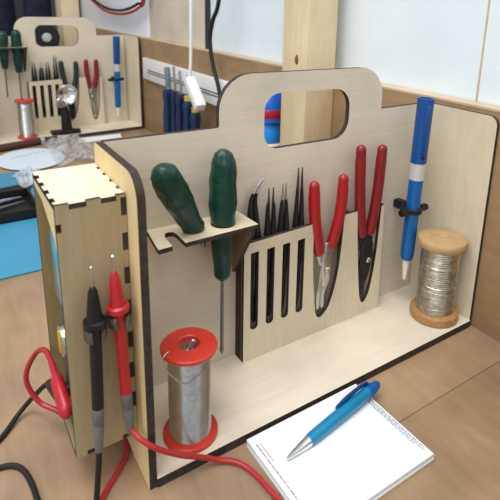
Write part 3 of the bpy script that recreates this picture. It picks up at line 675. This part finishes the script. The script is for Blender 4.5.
b = MB(); b.tube([(-0.06, 0.722, 0.0075), (0.090, 0.7635, 0.0075), (0.118, 0.7690, 0.0075)], [0.0072, 0.0072, 0.0052], M_rod, 14); part('shaft', b, t)
b = MB(); b.tube([(0.084, 0.7615, 0.0076), (0.091, 0.7635, 0.0076)], 0.0076, M_chrome, 14); part('ferrule', b, t, 'shiny ferrule')
# black tray with small tools
t = thing('tray', 'small black plastic tray on the blue mat, cut by the left edge', 'tray', (-0.02, 0.43, 0.0022))
mb = MB(); x0, x1, y0, y1, z0, z1 = -0.085, 0.019, 0.382, 0.470, 0.0022, 0.016
mb.box((x0, y0, z0), (x1, y1, z0 + 0.002), M_black, 0.0006)
for a, b in (((x0, y0, z0), (x1, y0 + 0.003, z1)), ((x0, y1 - 0.003, z0), (x1, y1, z1)), ((x0, y0, z0), (x0 + 0.003, y1, z1)), ((x1 - 0.003, y0, z0), (x1, y1, z1))): mb.box(a, b, M_black, 0.0006)
part('body', mb, t)
mb = MB(); mb.plate([(-0.090, 0.472), (0.019, 0.476), (0.0305, 0.520), (0.0230, 0.5215), (-0.090, 0.500)], [], 0.0024, 0.0060, 'z', M_black)
part('lid', mb, t)
o = MB().tube([(-0.070, 0.415, 0.0072), (-0.02, 0.428, 0.0072), (0.008, 0.440, 0.0072)], [0.0022, 0.0022, 0.0010], M_blade, 10).build('metal_pick', None, (-0.03, 0.427, 0.005)); tag(o, 'thin silver pick lying in the black tray', 'pick')
o = MB().tube([(-0.070, 0.444, 0.0075), (-0.025, 0.452, 0.0075), (0.006, 0.458, 0.0075)], [0.0032, 0.0032, 0.0014], M_greycloth, 10).build('grey_rod', None, (-0.03, 0.451, 0.005)); tag(o, 'dull grey rod in the back of the black tray', 'rod')

# ------------------------------------------------------------------ wall rail with screwdrivers, cables, plug
t = thing('tool_rail', 'white slotted tool rail on the brown upstand between the two totes', 'tool rail', (0.3118, 0.56, 0.118))
mb = MB(); mb.box((0.3040, 0.330, 0.1190), (0.3118, 0.775, 0.1640), M_whitepl, 0.001); part('bar', mb, t)
mb = MB()
for zz in (0.1395, 0.1345): mb.box((0.3032, 0.332, zz), (0.3042, 0.745, zz + 0.0016), M_dark)
part('slot', mb, t, 'two dark slots')
for k, (yy, hm, cm, r, zt_, lab) in enumerate(((0.588, M_drvblue, None, 0.0095, 0.125, 'blue handled screwdriver hanging from the white rail, farthest left and widest'),
                                         (0.556, M_drvpurple, None, 0.0065, 0.126, 'slim violet handled screwdriver on the white rail, second from the left'),
                                         (0.529, M_drvpurple, None, 0.0090, 0.1255, 'violet handled screwdriver on the white rail, third from the left'),
                                         (0.496, M_drvblue, M_yellow, 0.0095, 0.1185, 'blue handled screwdriver with a yellow collar, under the white inline plug'),
                                         (0.467, M_drvblue, M_yellow, 0.0090, 0.104, 'blue handled screwdriver with a yellow collar, rightmost on the white rail'))):
    p = Vector((0.284, yy, zt_)); s = thing('screwdriver', lab, 'screwdriver', p, 'screwdrivers on the wall rail'); mt = Matrix.Translation(p)
    h = MB(); h.lathe([(0, 0), (r * .7, 0), (r * .95, -0.006), (r, -0.014), (r * .8, -0.026), (r, -0.045), (r, -0.085), (r * .8, -0.096), (0, -0.099)], hm, 24, mt, lambda a, z, q: q * (1 + 0.06 * math.cos(6 * a))); part('handle', h, s)
    b = MB(); b.tube([p + Vector((0.002, 0, -0.001)), p + Vector((0.0, 0, 0.040 + 0.004 * (k % 2)))], 0.0055 if k == 0 else 0.0024, M_steel if k else M_greycloth, 12); part('shaft', b, s)
    if cm: c = MB(); c.lathe([(0, 0.0), (r * .72, 0), (r * .72, 0.008), (0, 0.008)], cm, 20, mt); part('collar', c, s, 'yellow collar')
# white inline plug on a white cable
t = thing('inline_plug', 'white inline plug hanging on a white cable in front of the tool rail', 'plug', (0.268, 0.47, 0.13))
c0 = Vector((0.266, 0.450, 0.163)); c1 = Vector((0.263, 0.402, 0.124)); m4 = along(c0, c1); Lp = (c1 - c0).length
mb = MB(); mb.box((-0.0085, -0.008, 0), (0.0085, 0.008, Lp), M_whitepl, 0.0025, m4); part('body', mb, t)
mb = MB(); mb.tube(cr([(0.270, 0.446, 0.80), (0.270, 0.446, 0.40), (0.269, 0.4467, 0.26), (0.268, 0.448, 0.19), (0.266, 0.450, 0.164)], 8), 0.0027, M_whitepl, 12); part('cable', mb, t)
mb = MB(); mb.tube(cr([(0.30, 0.385, 0.80), (0.296, 0.385, 0.40), (0.290, 0.3921, 0.290), (0.290, 0.412, 0.258), (0.290, 0.4226, 0.227), (0.290, 0.4126, 0.189), (0.290, 0.3925, 0.153), (0.29, 0.378, 0.10), (0.29, 0.372, 0.0035)], 10), 0.0032, M_blackr, 12)
o = mb.build('power_cable', None, (0.288, 0.42, 0)); tag(o, 'black cable hanging down the wall left of the pine post', 'cable')
# red and black cables drooping over the white panel
for nm, lab, m, dzz, yo in (('wall_cable', 'black cable drooping across the white panel, above the red one', M_blackr, 0.0, 0.0), ('wall_cable', 'red cable drooping across the white panel at the top', M_redwire, -0.008, -0.006)):
    mb = MB(); mb.tube(cr([(0.306, 1.235 + yo, 0.42), (0.304, 1.19 + yo, 0.30), (0.302, 1.10 + yo, 0.275 + dzz), (0.300, 1.02 + yo, 0.263 + dzz), (0.300, 0.94 + yo, 0.2585 + dzz), (0.300, 0.86 + yo, 0.262 + dzz), (0.302, 0.79 + yo, 0.275 + dzz), (0.304, 0.752 + yo, 0.292), (0.306, 0.735, 0.42)], 8), 0.0030, m, 10)
    o = mb.build(nm, None, (0.303, 0.95, 0.26)); tag(o, lab, 'cable', 'cables on the white panel')
# bottle seen through the handle hole
p = Vector((0.287, 0.243, 0)); t = thing('glue_bottle', 'blue and white bottle seen through the handle hole beside the pine post', 'bottle', p); mt = Matrix.Translation(p)
b = MB(); b.lathe([(0, 0), (0.020, 0), (0.0215, 0.003), (0.0215, 0.101), (0.0195, 0.106), (0, 0.108)], M_whitepl, 32, mt); part('body', b, t, 'white lower body')
b = MB(); b.lathe([(0, 0.108), (0.0165, 0.108), (0.0172, 0.110), (0.0172, 0.125), (0.0150, 0.130), (0.0150, 0.134), (0, 0.134)], M_cap, 32, mt); part('collar', b, t, 'bright blue collar')
b = MB(); b.lathe([(0, 0.134), (0.019, 0.134), (0.0205, 0.136), (0.0205, 0.158), (0.0175, 0.170), (0.011, 0.178), (0, 0.180)], M_bottle, 32, mt); part('top', b, t, 'blue upper part')
k_ = MB(); k_.lathe([(0.0206, 0.141), (0.0209, 0.1415), (0.0209, 0.152), (0.0206, 0.1525)], M_red, 32, mt); part('band', k_, t, 'red label band')

# ------------------------------------------------------------------ far left: hanging dark clothes behind the rear tote
def coat(label, cx, cy, w, dpt, z0, z1, m, seed):
    mb = MB(); n = 40; prof = [(0, z1), (0.35, z1 - 0.01), (0.62, z1 - 0.06), (0.8, z1 - 0.15), (0.9, (z0 + z1) / 2), (1.0, z0 + 0.05), (1.0, z0), (0, z0)]
    mb.lathe([(r, z) for r, z in prof], m, n, Matrix.Translation((cx, cy, 0)) @ Matrix.Diagonal((w, dpt, 1, 1)), lambda a, z, q: q * (1 + 0.06 * math.sin(3 * a + seed) + 0.05 * math.sin(5 * a + seed * 2 + z * 9)))
    o = mb.build('hanging_coat', None, (cx, cy, z0), 60); return tag(o, label, 'coat', 'dark clothes hanging at the far end')
coat('dark navy garment hanging at the upper left corner behind the rear tote', 0.120, 1.62, 0.060, 0.05, -0.2, 0.62, M_navy, 0.3)
coat('grey mesh garment hanging between two dark ones behind the rear tote', 0.190, 1.72, 0.032, 0.03, -0.2, 0.60, M_greycloth, 1.3)
coat('dark navy garment hanging left of the far pine post', 0.246, 1.63, 0.048, 0.035, -0.2, 0.62, M_navy, 2.3)
p = Vector((0.206, 1.30, 0.0)); t = thing('desk_lamp', 'dark lamp with a pale round face seen through the rear tote handle hole', 'lamp', p); lc = Vector((0.204, 1.30, 0.170))
b = MB(); b.lathe([(0, 0), (0.04, 0), (0.04, 0.010), (0.008, 0.014), (0.008, 0.14), (0, 0.14)], M_black, 24, Matrix.Translation(p)); part('stand', b, t)
b = MB(); b.lathe([(0, -0.05), (0.03, -0.045), (0.040, -0.01), (0.040, 0.012), (0, 0.012)], M_black, 28, along(lc, (-0.08, -0.31, 0.29))); part('head', b, t)
b = MB(); b.lathe([(0, 0.020), (0.011, 0.018), (0.0145, 0.011), (0, 0.011)], M_greyface, 24, along(lc + Vector((0.006, 0, 0)), (-0.08, -0.31, 0.29))); part('face', b, t, 'pale round face')
bpy.context.view_layer.update()
